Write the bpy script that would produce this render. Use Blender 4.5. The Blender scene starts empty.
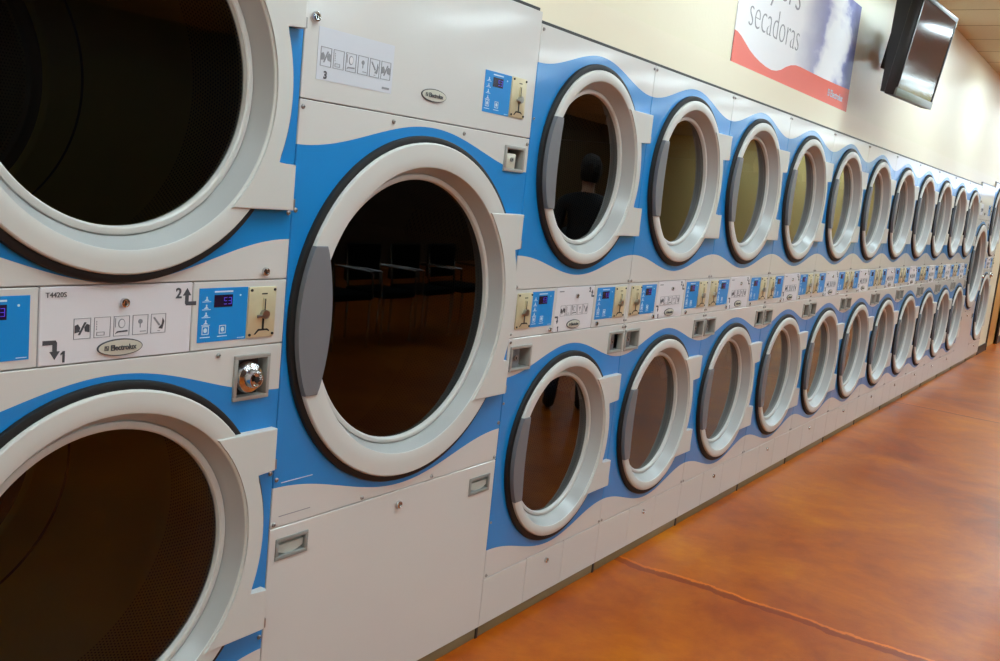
import bpy, bmesh, math, random
from mathutils import Vector, Matrix
random.seed(7)
C = bpy.context.scene.collection
PI = math.pi

# ------------------------------------------------------------------ materials
def lin(r, g, b):
    f = lambda c: (c/255/12.92) if c/255 <= .04045 else ((c/255+.055)/1.055)**2.4
    return (f(r), f(g), f(b), 1)

def mat(name, col, rough=.4, metal=0., var=.04, scale=6., bump=0., bscale=40., coat=0., spec=.5, emit=None, estr=0.):
    m = bpy.data.materials.new(name); m.use_nodes = True
    nt = m.node_tree; b = nt.nodes['Principled BSDF']
    tc = nt.nodes.new('ShaderNodeTexCoord'); n = nt.nodes.new('ShaderNodeTexNoise')
    n.inputs['Scale'].default_value = scale; n.inputs['Detail'].default_value = 3
    nt.links.new(tc.outputs['Object'], n.inputs['Vector'])
    mx = nt.nodes.new('ShaderNodeMix'); mx.data_type = 'RGBA'
    mx.inputs['A'].default_value = tuple(c*(1-var) for c in col[:3])+(1,)
    mx.inputs['B'].default_value = tuple(min(1, c*(1+var)) for c in col[:3])+(1,)
    nt.links.new(n.outputs['Fac'], mx.inputs['Factor'])
    nt.links.new(mx.outputs['Result'], b.inputs['Base Color'])
    b.inputs['Roughness'].default_value = rough; b.inputs['Metallic'].default_value = metal
    b.inputs['Coat Weight'].default_value = coat; b.inputs['Coat Roughness'].default_value = .10
    b.inputs['Specular IOR Level'].default_value = spec
    if bump:
        n2 = nt.nodes.new('ShaderNodeTexNoise'); n2.inputs['Scale'].default_value = bscale
        n2.inputs['Detail'].default_value = 1.5
        nt.links.new(tc.outputs['Object'], n2.inputs['Vector'])
        bp = nt.nodes.new('ShaderNodeBump'); bp.inputs['Strength'].default_value = bump
        bp.inputs['Distance'].default_value = .02
        nt.links.new(n2.outputs['Fac'], bp.inputs['Height'])
        nt.links.new(bp.outputs['Normal'], b.inputs['Normal'])
        if coat: nt.links.new(bp.outputs['Normal'], b.inputs['Coat Normal'])
    if emit:
        b.inputs['Emission Color'].default_value = emit; b.inputs['Emission Strength'].default_value = estr
    return m

def glass_mat(name, tint, rough=.015, boost=1.6):
    m = bpy.data.materials.new(name); m.use_nodes = True; nt = m.node_tree
    nt.nodes.remove(nt.nodes['Principled BSDF']); out = nt.nodes['Material Output']
    tr = nt.nodes.new('ShaderNodeBsdfTransparent')
    tc = nt.nodes.new('ShaderNodeTexCoord'); n = nt.nodes.new('ShaderNodeTexNoise'); n.inputs['Scale'].default_value = 4
    nt.links.new(tc.outputs['Object'], n.inputs['Vector'])
    mc = nt.nodes.new('ShaderNodeMix'); mc.data_type = 'RGBA'
    mc.inputs['A'].default_value = tuple(c*.93 for c in tint[:3])+(1,); mc.inputs['B'].default_value = tint
    nt.links.new(n.outputs['Fac'], mc.inputs['Factor']); nt.links.new(mc.outputs['Result'], tr.inputs['Color'])
    gl = nt.nodes.new('ShaderNodeBsdfGlossy'); gl.inputs['Roughness'].default_value = rough
    fr = nt.nodes.new('ShaderNodeFresnel'); fr.inputs['IOR'].default_value = 1.5
    mu = nt.nodes.new('ShaderNodeMath'); mu.operation = 'MULTIPLY'; mu.use_clamp = True; mu.inputs[1].default_value = boost
    nt.links.new(fr.outputs['Fac'], mu.inputs[0])
    mx = nt.nodes.new('ShaderNodeMixShader')
    nt.links.new(mu.outputs[0], mx.inputs['Fac']); nt.links.new(tr.outputs[0], mx.inputs[1]); nt.links.new(gl.outputs[0], mx.inputs[2])
    nt.links.new(mx.outputs[0], out.inputs['Surface'])
    return m

M = {}
M['white'] = mat('white enamel', lin(212, 211, 207), .34, var=.015, scale=3, bump=.07, bscale=5., coat=.5)
M['blue'] = mat('blue enamel', lin(0, 134, 210), .34, var=.03, scale=3, bump=.07, bscale=5., coat=.5)
M['ring'] = mat('grey white moulded plastic', lin(208, 208, 203), .34, var=.015, scale=8)
M['cone'] = mat('shade tinted moulded plastic', lin(172, 173, 172), .3, var=.015, scale=8)  # greyer than the ring: shade inside the cone put into the colour
M['gasket'] = mat('black rubber', lin(9, 9, 10), .6, var=.2)
M['handle'] = mat('grey plastic', lin(114, 116, 121), .42, var=.05)
M['cabinet'] = mat('grey painted cabinet', lin(120, 120, 118), .5)
M['dark'] = mat('dark void metal', lin(26, 25, 24), .6)
M['kick'] = mat('olive grey plinth', lin(128, 112, 78), .5, var=.12, scale=9)
M['label'] = mat('pale label film', lin(208, 212, 220), .4, var=.02)
M['cwhite'] = mat('white control panel film', lin(222, 220, 224), .4, var=.015)
M['key'] = mat('blue keypad film', lin(0, 138, 216), .4, var=.04)
M['print'] = mat('white print', lin(205, 228, 245), .5, var=.02)
M['ink'] = mat('dark grey ink', lin(70, 72, 78), .6, var=.1)
M['inkl'] = mat('light grey ink', lin(140, 142, 148), .6, var=.1)
M['inkg'] = mat('pale grey ink', lin(160, 160, 164), .6, var=.05)
M['lcd'] = mat('dark display window', lin(30, 22, 52), .25, var=.1)
M['digit'] = mat('lit display segments', lin(60, 50, 160), .4, emit=lin(70, 50, 200), estr=.8)
M['brass'] = mat('brassy steel plate', lin(212, 202, 166), .36, metal=.25, var=.12, scale=30)
M['chrome'] = mat('chrome', lin(205, 205, 205), .16, metal=1., var=.05)
M['steel'] = mat('zinc screw steel', lin(170, 168, 164), .3, metal=1., var=.1)
M['badge'] = mat('champagne badge', lin(204, 203, 188), .35, metal=.1, var=.05)
M['box'] = mat('grey coin box', lin(168, 166, 160), .4, metal=.3, var=.05)
M['flap'] = mat('pale flap', lin(185, 188, 180), .4, var=.06)
M['frame'] = mat('grey frame plastic', lin(140, 142, 138), .45, var=.06)
M['glass'] = glass_mat('dark tinted door glass', (.14, .14, .12, 1), .012, 1.7)
M['glassl'] = glass_mat('light tinted door glass', (.74, .74, .66, 1), .012, 1.2)
M['glassb'] = glass_mat('very dark door glass', (.07, .07, .06, 1), .012, .9)
M['pane'] = glass_mat('clear window glass', (.93, .95, .95, 1), .0, 1.6)
M['black'] = mat('black plastic', lin(22, 22, 23), .35, var=.1)
M['tvscreen'] = mat('dark screen glass', lin(14, 13, 20), .09, spec=.9)
M['tvlip'] = mat('silver grey plastic', lin(120, 130, 120), .35, var=.05)
M['wall'] = mat('cream wall paint', lin(240, 232, 204), .38, var=.02, scale=2, bump=.03, bscale=60, spec=.4)
M['band'] = mat('cream trim paint', lin(242, 233, 206), .35, var=.02, scale=2)
M['olive'] = mat('ochre wall paint', lin(243, 224, 150), .55, var=.04, scale=2)
M['baseb'] = mat('black baseboard', lin(30, 26, 24), .45, var=.1)
M['wood'] = mat('varnished wood', lin(214, 160, 88), .4, var=.2, scale=5)
M['wood2'] = mat('dark wood', lin(66, 44, 30), .4, var=.25, scale=5)
M['red'] = mat('coral red print', lin(243, 116, 100), .45, var=.03)
M['lamp'] = mat('lit diffuser', lin(240, 240, 235), .5, var=.0, emit=(.79, 1.0, 1.07, 1), estr=25.)
M['lampf'] = mat('white lamp frame', lin(220, 218, 210), .4)
M['fabric'] = mat('black cloth', lin(14, 14, 15), .9, var=.2, spec=.1)
M['cloth'] = mat('dark clothes', lin(28, 29, 36), .85, var=.3, scale=14)
M['skin'] = mat('skin', lin(196, 146, 116), .5, var=.06, scale=20)
M['hair'] = mat('dark hair', lin(30, 22, 18), .75, var=.4, scale=50, bump=.6, bscale=55)
M['jeans'] = mat('dark blue denim', lin(34, 40, 58), .85, var=.25, scale=30)
M['jacket'] = mat('charcoal jacket', lin(36, 36, 40), .8, var=.25, scale=22, bump=.15, bscale=14)
M['ceil'] = mat('ceiling tile', lin(216, 210, 186), .8, var=.05, scale=60)

def node(nt, t, **kw):
    n = nt.nodes.new(t)
    for k, v in kw.items(): setattr(n, k, v)
    return n
def mth(nt, op, a, b=None, c=None):
    n = nt.nodes.new('ShaderNodeMath'); n.operation = op
    for i, q in enumerate((a, b, c)):
        if q is None: continue
        if isinstance(q, (int, float)): n.inputs[i].default_value = q
        else: nt.links.new(q, n.inputs[i])
    return n.outputs[0]
def ramp(nt, fac, stops):
    r = nt.nodes.new('ShaderNodeValToRGB'); e = r.color_ramp.elements
    while len(e) < len(stops): e.new(.5)
    for q, (p, c) in zip(e, stops): q.position = p; q.color = c
    nt.links.new(fac, r.inputs['Fac']); return r.outputs['Color']

def drum_mat(name, planar):
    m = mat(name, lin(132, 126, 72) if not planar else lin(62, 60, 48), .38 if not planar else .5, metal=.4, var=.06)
    nt = m.node_tree; b = nt.nodes['Principled BSDF']
    if not planar:
        b.inputs['Anisotropic'].default_value = .7
        tg = node(nt, 'ShaderNodeTangent', direction_type='RADIAL', axis='Y'); nt.links.new(tg.outputs[0], b.inputs['Tangent'])
    tc = node(nt, 'ShaderNodeTexCoord'); sp = node(nt, 'ShaderNodeSeparateXYZ'); nt.links.new(tc.outputs['Object'], sp.inputs[0])
    x, y, z = sp.outputs
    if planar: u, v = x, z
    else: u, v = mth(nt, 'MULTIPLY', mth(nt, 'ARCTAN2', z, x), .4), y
    k = 112.
    us, vs = mth(nt, 'MULTIPLY', u, k), mth(nt, 'MULTIPLY', v, k)
    row = mth(nt, 'FLOOR', vs)
    us = mth(nt, 'ADD', us, mth(nt, 'MULTIPLY', mth(nt, 'MODULO', row, 2.), .5))
    du = mth(nt, 'SUBTRACT', mth(nt, 'FRACT', us), .5); dv = mth(nt, 'SUBTRACT', mth(nt, 'FRACT', vs), .5)
    d = mth(nt, 'SQRT', mth(nt, 'ADD', mth(nt, 'MULTIPLY', du, du), mth(nt, 'MULTIPLY', dv, dv)))
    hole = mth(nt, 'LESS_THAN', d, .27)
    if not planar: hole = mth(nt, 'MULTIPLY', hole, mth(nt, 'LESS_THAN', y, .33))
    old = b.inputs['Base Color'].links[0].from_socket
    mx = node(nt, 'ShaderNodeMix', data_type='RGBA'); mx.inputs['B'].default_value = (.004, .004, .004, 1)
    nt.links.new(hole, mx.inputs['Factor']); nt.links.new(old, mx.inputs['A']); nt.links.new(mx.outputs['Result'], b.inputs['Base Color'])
    return m
M['drum'] = drum_mat('brushed drum steel', False)
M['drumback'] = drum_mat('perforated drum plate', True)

def floor_mat():
    m = mat('stained polished concrete', lin(170, 84, 28), .3, spec=.22); nt = m.node_tree; b = nt.nodes['Principled BSDF']
    tc = node(nt, 'ShaderNodeTexCoord'); co = tc.outputs['Object']
    def noise(s, det=6, rough=.6, dist=0.):
        n = node(nt, 'ShaderNodeTexNoise'); n.inputs['Scale'].default_value = s; n.inputs['Detail'].default_value = det
        n.inputs['Roughness'].default_value = rough; n.inputs['Distortion'].default_value = dist
        nt.links.new(co, n.inputs['Vector']); return n.outputs['Fac']
    n1 = noise(1.1, 8, .62, .6); n2 = noise(5., 8, .7, .3)
    f = mth(nt, 'ADD', mth(nt, 'MULTIPLY', n1, .65), mth(nt, 'MULTIPLY', n2, .35))
    col = ramp(nt, f, [(.30, lin(120, 46, 0)), (.44, lin(156, 68, 0)), (.56, lin(182, 92, 2)), (.72, lin(208, 124, 10))])
    sp = node(nt, 'ShaderNodeSeparateXYZ'); nt.links.new(co, sp.inputs[0]); x = sp.outputs[0]
    wob = mth(nt, 'MULTIPLY', mth(nt, 'SUBTRACT', noise(3.2, 6, .7), .5), .12)
    n3 = noise(2.3, 3, .5); n4 = noise(11., 5, .7)
    for xj in (1.0, 6.12, 11.2, -4.1):
        ds = mth(nt, 'ADD', mth(nt, 'SUBTRACT', x, xj), wob)
        wid = mth(nt, 'ADD', .006, mth(nt, 'MULTIPLY', n4, .034))
        core = mth(nt, 'LESS_THAN', mth(nt, 'ABSOLUTE', ds), wid)
        edge = mth(nt, 'LESS_THAN', mth(nt, 'ABSOLUTE', mth(nt, 'SUBTRACT', ds, .03)), mth(nt, 'MULTIPLY', wid, .55))
        stain = mth(nt, 'MULTIPLY', mth(nt, 'SUBTRACT', 1., mth(nt, 'MINIMUM', mth(nt, 'DIVIDE', mth(nt, 'ABSOLUTE', ds), .16), 1.)), .5)
        for fac, c, st in ((stain, lin(196, 98, 8), mth(nt, 'MULTIPLY', n4, 1.)), (edge, lin(232, 124, 22), mth(nt, 'MULTIPLY', n3, 1.1)), (core, lin(118, 30, 4), .72)):
            mx = node(nt, 'ShaderNodeMix', data_type='RGBA'); mx.inputs['B'].default_value = c
            nt.links.new(mth(nt, 'MULTIPLY', fac, st), mx.inputs['Factor']); nt.links.new(col, mx.inputs['A']); col = mx.outputs['Result']
    nt.links.new(col, b.inputs['Base Color'])
    rr = node(nt, 'ShaderNodeMapRange'); rr.inputs['To Min'].default_value = .24; rr.inputs['To Max'].default_value = .42
    nt.links.new(n2, rr.inputs['Value']); nt.links.new(rr.outputs[0], b.inputs['Roughness'])
    bp = node(nt, 'ShaderNodeBump'); bp.inputs['Strength'].default_value = .12; bp.inputs['Distance'].default_value = .01
    nt.links.new(n2, bp.inputs['Height']); nt.links.new(bp.outputs['Normal'], b.inputs['Normal'])
    return m
M['floor'] = floor_mat()

def ceil_mat():
    m = M['ceil']; nt = m.node_tree; b = nt.nodes['Principled BSDF']
    tc = node(nt, 'ShaderNodeTexCoord'); sp = node(nt, 'ShaderNodeSeparateXYZ'); nt.links.new(tc.outputs['Object'], sp.inputs[0])
    fx = mth(nt, 'ABSOLUTE', mth(nt, 'SUBTRACT', mth(nt, 'FRACT', mth(nt, 'ADD', mth(nt, 'DIVIDE', sp.outputs[0], .61), .46)), .5))
    fy = mth(nt, 'ABSOLUTE', mth(nt, 'SUBTRACT', mth(nt, 'FRACT', mth(nt, 'ADD', mth(nt, 'DIVIDE', sp.outputs[1], 1.22), .18)), .5))
    ln = mth(nt, 'MAXIMUM', mth(nt, 'LESS_THAN', fx, .016), mth(nt, 'LESS_THAN', fy, .008))
    old = b.inputs['Base Color'].links[0].from_socket
    mx = node(nt, 'ShaderNodeMix', data_type='RGBA'); mx.inputs['B'].default_value = lin(150, 136, 104)
    nt.links.new(ln, mx.inputs['Factor']); nt.links.new(old, mx.inputs['A']); nt.links.new(mx.outputs['Result'], b.inputs['Base Color'])
ceil_mat()

def poster_mat():
    m = mat('printed banner', lin(246, 246, 246), .4); nt = m.node_tree; b = nt.nodes['Principled BSDF']
    tc = node(nt, 'ShaderNodeTexCoord'); co = tc.outputs['Object']
    sp = node(nt, 'ShaderNodeSeparateXYZ'); nt.links.new(co, sp.inputs[0])
    n = node(nt, 'ShaderNodeTexNoise'); n.inputs['Scale'].default_value = 5.5; n.inputs['Detail'].default_value = 7; n.inputs['Distortion'].default_value = .2
    mp = node(nt, 'ShaderNodeMapping'); mp.inputs['Scale'].default_value = (.42, 1, 1); nt.links.new(co, mp.inputs['Vector']); nt.links.new(mp.outputs[0], n.inputs['Vector'])
    # a bank of white cloud leaning to the right across a violet-blue sky
    bank = mth(nt, 'ABSOLUTE', mth(nt, 'SUBTRACT', mth(nt, 'SUBTRACT', sp.outputs[0], mth(nt, 'MULTIPLY', sp.outputs[2], .25)), .50))
    f = mth(nt, 'ADD', n.outputs['Fac'], mth(nt, 'SUBTRACT', .26, mth(nt, 'MULTIPLY', bank, 1.25)))
    sky = ramp(nt, f, [(.34, lin(98, 100, 166)), (.46, lin(136, 138, 192)), (.54, lin(226, 226, 238)), (.66, lin(250, 250, 252))])
    g = node(nt, 'ShaderNodeMapRange'); g.inputs['From Min'].default_value = -.08; g.inputs['From Max'].default_value = .36
    nt.links.new(mth(nt, 'ADD', sp.outputs[0], mth(nt, 'MULTIPLY', mth(nt, 'SUBTRACT', n.outputs['Fac'], .5), .3)), g.inputs['Value'])
    mx = node(nt, 'ShaderNodeMix', data_type='RGBA'); mx.inputs['A'].default_value = lin(244, 244, 246)
    nt.links.new(g.outputs[0], mx.inputs['Factor']); nt.links.new(sky, mx.inputs['B']); nt.links.new(mx.outputs['Result'], b.inputs['Base Color'])
    return m
M['poster'] = poster_mat()

# ------------------------------------------------------------------ mesh builder
class MB:
    def __init__(s): s.bm = bmesh.new(); s.mats = []
    def mi(s, m):
        if m not in s.mats: s.mats.append(m)
        return s.mats.index(m)
    def face(s, pts, m):
        try: f = s.bm.faces.new([s.bm.verts.new(p) for p in pts])
        except ValueError: return
        f.material_index = s.mi(m); return f
    def box(s, x0, x1, y0, y1, z0, z1, m, bev=0.):
        r = bmesh.ops.create_cube(s.bm, size=1.); vs = r['verts']
        for v in vs: v.co = Vector(((x0+x1)/2+v.co.x*(x1-x0), (y0+y1)/2+v.co.y*(y1-y0), (z0+z1)/2+v.co.z*(z1-z0)))
        i = s.mi(m); fs = {f for v in vs for f in v.link_faces}
        for f in fs: f.material_index = i
        if bev:
            es = list({e for v in vs for e in v.link_edges})
            r = bmesh.ops.bevel(s.bm, geom=es, offset=bev, segments=2, profile=.5, affect='EDGES')
            for f in r['faces']: f.material_index = i
    def lathe(s, prof, cx, cz, m, n=72, close=False, cap0=False, cap1=False):
        i = s.mi(m); rings = []
        for r, y in prof:
            rings.append([s.bm.verts.new((cx+r*math.cos(2*PI*k/n), y, cz+r*math.sin(2*PI*k/n))) for k in range(n)])
        prs = list(zip(rings, rings[1:]))
        if close: prs.append((rings[-1], rings[0]))
        for a, b in prs:
            for k in range(n):
                f = s.bm.faces.new([a[k], a[(k+1) % n], b[(k+1) % n], b[k]]); f.material_index = i
        if cap0: s.bm.faces.new(list(reversed(rings[0]))).material_index = i
        if cap1: s.bm.faces.new(rings[-1]).material_index = i
    def prism(s, poly, y0, y1, m, bev=0.):
        """poly in (x,z); front at y0 (smaller), back at y1"""
        i = s.mi(m); n = len(poly)
        a = [s.bm.verts.new((p[0], y0, p[1])) for p in poly]; b = [s.bm.verts.new((p[0], y1, p[1])) for p in poly]
        fr = s.bm.faces.new(a); bk = s.bm.faces.new(list(reversed(b)))
        sd = [s.bm.faces.new([a[k], b[k], b[(k+1) % n], a[(k+1) % n]]) for k in range(n)]
        for f in [fr, bk]+sd: f.material_index = i
        if bev:
            es = [e for e in fr.edges]
            r = bmesh.ops.bevel(s.bm, geom=es, offset=bev, segments=2, profile=.5, affect='EDGES')
            for f in r['faces']: f.material_index = i
    def flat(s, poly, y, m): s.prism(poly, y, y+.0008, m)
    def rect(s, x0, x1, z0, z1, y, m): s.flat([(x0, z0), (x1, z0), (x1, z1), (x0, z1)], y, m)
    def outline(s, x0, x1, z0, z1, y, m, w=.0012):
        s.rect(x0, x1, z0, z0+w, y, m); s.rect(x0, x1, z1-w, z1, y, m); s.rect(x0, x0+w, z0, z1, y, m); s.rect(x1-w, x1, z0, z1, y, m)
    def disc(s, cx, cz, rx, rz, y, m, n=24): s.flat([(cx+rx*math.cos(2*PI*k/n), cz+rz*math.sin(2*PI*k/n)) for k in range(n)], y, m)
    def tube(s, pts, r, m, n=10):
        i = s.mi(m); rings = []
        pts = [Vector(p) for p in pts]
        for k, p in enumerate(pts):
            t = (pts[min(k+1, len(pts)-1)]-pts[max(k-1, 0)]).normalized()
            u = t.cross(Vector((0, 0, 1)) if abs(t.z) < .9 else Vector((1, 0, 0))).normalized(); w = t.cross(u)
            rings.append([s.bm.verts.new(p+r*(math.cos(2*PI*j/n)*u+math.sin(2*PI*j/n)*w)) for j in range(n)])
        for a, b in zip(rings, rings[1:]):
            for j in range(n): s.bm.faces.new([a[j], a[(j+1) % n], b[(j+1) % n], b[j]]).material_index = i
        s.bm.faces.new(rings[0]).material_index = i; s.bm.faces.new(rings[-1]).material_index = i
    def build(s, name, parent=None, loc=(0, 0, 0), ang=35, rot=None):
        bmesh.ops.recalc_face_normals(s.bm, faces=s.bm.faces[:])
        me = bpy.data.meshes.new(name); s.bm.to_mesh(me); s.bm.free()
        for m in s.mats: me.materials.append(m)
        for p in me.polygons: p.use_smooth = True
        me.set_sharp_from_angle(angle=math.radians(ang))
        o = bpy.data.objects.new(name, me); C.objects.link(o); o.location = loc
        if rot: o.rotation_euler = rot
        if parent: o.parent = parent
        return o

def tag(o, label, cat, group=None):
    o['label'] = label; o['category'] = cat
    if group: o['group'] = group
    return o
def empty(name, loc, label, cat, group=None, rot=(0, 0, 0)):
    o = bpy.data.objects.new(name, None); C.objects.link(o); o.location = loc; o.rotation_euler = rot
    o.empty_display_size = .1
    return tag(o, label, cat, group)
def struct(name, mb, loc=(0, 0, 0)):
    o = mb.build(name, None, loc); o['kind'] = 'structure'; return o
KIDS = {}
def copy_tree(o, parent=None):
    c = o.copy(); C.objects.link(c)
    if parent: c.parent = parent
    for ch in [q for q in bpy.data.objects if q.parent == o]: copy_tree(ch, c)
    return c

def text_mesh(txt, size, name, m, parent, x, z, y, sx=1., align='CENTER', off=0., ext=.0006, bold=0.):
    cu = bpy.data.curves.new(name, 'FONT'); cu.body = txt; cu.size = size; cu.align_x = align; cu.align_y = 'BOTTOM_BASELINE'
    cu.extrude = ext; cu.offset = off; cu.resolution_u = 3
    t = bpy.data.objects.new(name+'_curve', cu); C.objects.link(t)
    dg = bpy.context.evaluated_depsgraph_get(); dg.update()
    me = bpy.data.meshes.new_from_object(t.evaluated_get(dg)); me.name = name
    bpy.data.objects.remove(t); bpy.data.curves.remove(cu)
    me.transform(Matrix.Translation((x, y, z)) @ Matrix.Rotation(PI/2, 4, 'X') @ Matrix.Diagonal((sx, 1, 1, 1)))
    me.materials.clear(); me.materials.append(m)
    if parent is None: return me
    o = bpy.data.objects.new(name, me); C.objects.link(o); o.parent = parent
    return o
def text_into(mb, txt, size, m, x, z, y, sx=1., align='CENTER', off=0., ext=.0006):
    me = text_mesh(txt, size, 'lettering', m, None, x, z, y, sx, align, off, ext)
    k = len(mb.bm.faces); mb.bm.from_mesh(me); mb.bm.faces.ensure_lookup_table(); i = mb.mi(m)
    for f in mb.bm.faces[k:]: f.material_index = i
    bpy.data.meshes.remove(me)

# ------------------------------------------------------------------ dryer pieces
def panel(x0, x1, z0, z1, lo=None, hi=None, holes=(), m0=None, m1=None, y=0., th=.014, N=60, gap=.0012):
    """A sheet-metal front with a band between two waves in a second colour; holes: ('c',x,z,r) or ('r',x0,x1,z0,z1)"""
    m0 = m0 or M['white']; m1 = m1 or M['blue']
    mb = MB(); x0 += gap; x1 -= gap; z0 += gap; z1 -= gap
    e = .0016; X0, X1, Z0, Z1 = x0+e, x1-e, z0+e, z1-e
    xs = {X0, X1}
    for k in range(1, N): xs.add(X0+(X1-X0)*k/N)
    for h in holes:
        if h[0] == 'r': xs |= {h[1], h[2]}
        else:
            for k in range(25): xs.add(h[1]+h[3]*math.cos(PI*k/24))
    xs = sorted(q for q in xs if X0 <= q <= X1)
    for a, b in zip(xs, xs[1:]):
        if b-a < 1e-6: continue
        mid = (a+b)/2; cuts = []
        for h in holes:
            if h[0] == 'r' and h[1] < mid < h[2]: cuts.append(((h[3], h[3]), (h[4], h[4])))
            elif h[0] == 'c' and abs(mid-h[1]) < h[3]:
                q = [math.sqrt(max(0, h[3]**2-(t-h[1])**2)) for t in (a, b)]
                cuts.append(((h[2]-q[0], h[2]-q[1]), (h[2]+q[0], h[2]+q[1])))
        cuts.sort(key=lambda c: c[0])
        solid = []; cur = (Z0, Z0)
        for c0, c1 in cuts: solid.append((cur, c0)); cur = c1
        solid.append((cur, (Z1, Z1)))
        if lo: bands = [((Z0, Z0), (lo(a), lo(b)), m0), ((lo(a), lo(b)), (hi(a), hi(b)), m1), ((hi(a), hi(b)), (Z1, Z1), m0)]
        else: bands = [((Z0, Z0), (Z1, Z1), m0)]
        for s0, s1 in solid:
            for b0, b1, m in bands:
                za0, za1 = max(s0[0], b0[0]), min(s1[0], b1[0]); zb0, zb1 = max(s0[1], b0[1]), min(s1[1], b1[1])
                if za1-za0 < 1e-6 and zb1-zb0 < 1e-6: continue
                za1 = max(za0, za1); zb1 = max(zb0, zb1)
                pts = [(a, y, za0), (b, y, zb0), (b, y, zb1), (a, y, za1)]
                if za1-za0 < 1e-6: pts = pts[:3]
                elif zb1-zb0 < 1e-6: pts = [pts[0], pts[1], pts[3]]
                mb.face(pts, m)
    def mside(z, x):
        return m1 if (lo and lo(x) < z < hi(x)) else m0
    # rolled edge and return flange
    for (A, B, A2, B2) in (((X0, Z0), (X1, Z0), (x0, z0), (x1, z0)), ((X1, Z1), (X0, Z1), (x1, z1), (x0, z1))):
        mb.face([(A[0], y, A[1]), (A2[0], y+e, A2[1]), (B2[0], y+e, B2[1]), (B[0], y, B[1])], m0)
        mb.face([(A2[0], y+e, A2[1]), (A2[0], y+th, A2[1]), (B2[0], y+th, B2[1]), (B2[0], y+e, B2[1])], m0)
    for X, xx in ((X0, x0), (X1, x1)):
        zz = [Z0, Z1] if not lo else sorted([Z0, Z1, lo(X), hi(X)])
        for a, b in zip(zz, zz[1:]):
            m = mside((a+b)/2, X)
            mb.face([(X, y, a), (X, y, b), (xx, y+e, b), (xx, y+e, a)], m)
            mb.face([(xx, y+e, a), (xx, y+e, b), (xx, y+th, b), (xx, y+th, a)], m)
    bmesh.ops.remove_doubles(mb.bm, verts=mb.bm.verts[:], dist=1e-6)
    return mb

SCREW = None
def screw(parent, x, z, y=-.0005, r=.0058):
    global SCREW
    if SCREW is None:
        mb = MB()
        mb.lathe([(1., .0), (.95, -.35), (.7, -.62), (.3, -.72)], 0, 0, M['steel'], 16, cap1=True)
        mb.rect(-.55, .55, -.09, .09, -.76, M['dark']); mb.rect(-.09, .09, -.55, .55, -.76, M['dark'])
        SCREW = mb.build('screw', parent, (x, y, z)); SCREW.scale = (r, r, r); return SCREW
    o = bpy.data.objects.new('screw', SCREW.data); C.objects.link(o); o.parent = parent; o.location = (x, y, z); o.scale = (r, r, r)
    return o
LOCK = None
def lock(parent, x, z, y=-.0005, r=.011):
    global LOCK
    if LOCK is None:
        mb = MB()
        mb.lathe([(1., .0), (1., -.5), (.92, -.72), (.62, -.78), (.60, -.62), (.2, -.60)], 0, 0, M['chrome'], 24, cap1=True)
        mb.rect(-.12, .12, -.42, .42, -.66, M['dark'])
        LOCK = mb.build('key_lock', parent, (x, y, z)); LOCK.scale = (r, r, r); return LOCK
    o = bpy.data.objects.new('key_lock', LOCK.data); C.objects.link(o); o.parent = parent; o.location = (x, y, z); o.scale = (r, r, r)
    return o

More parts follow.
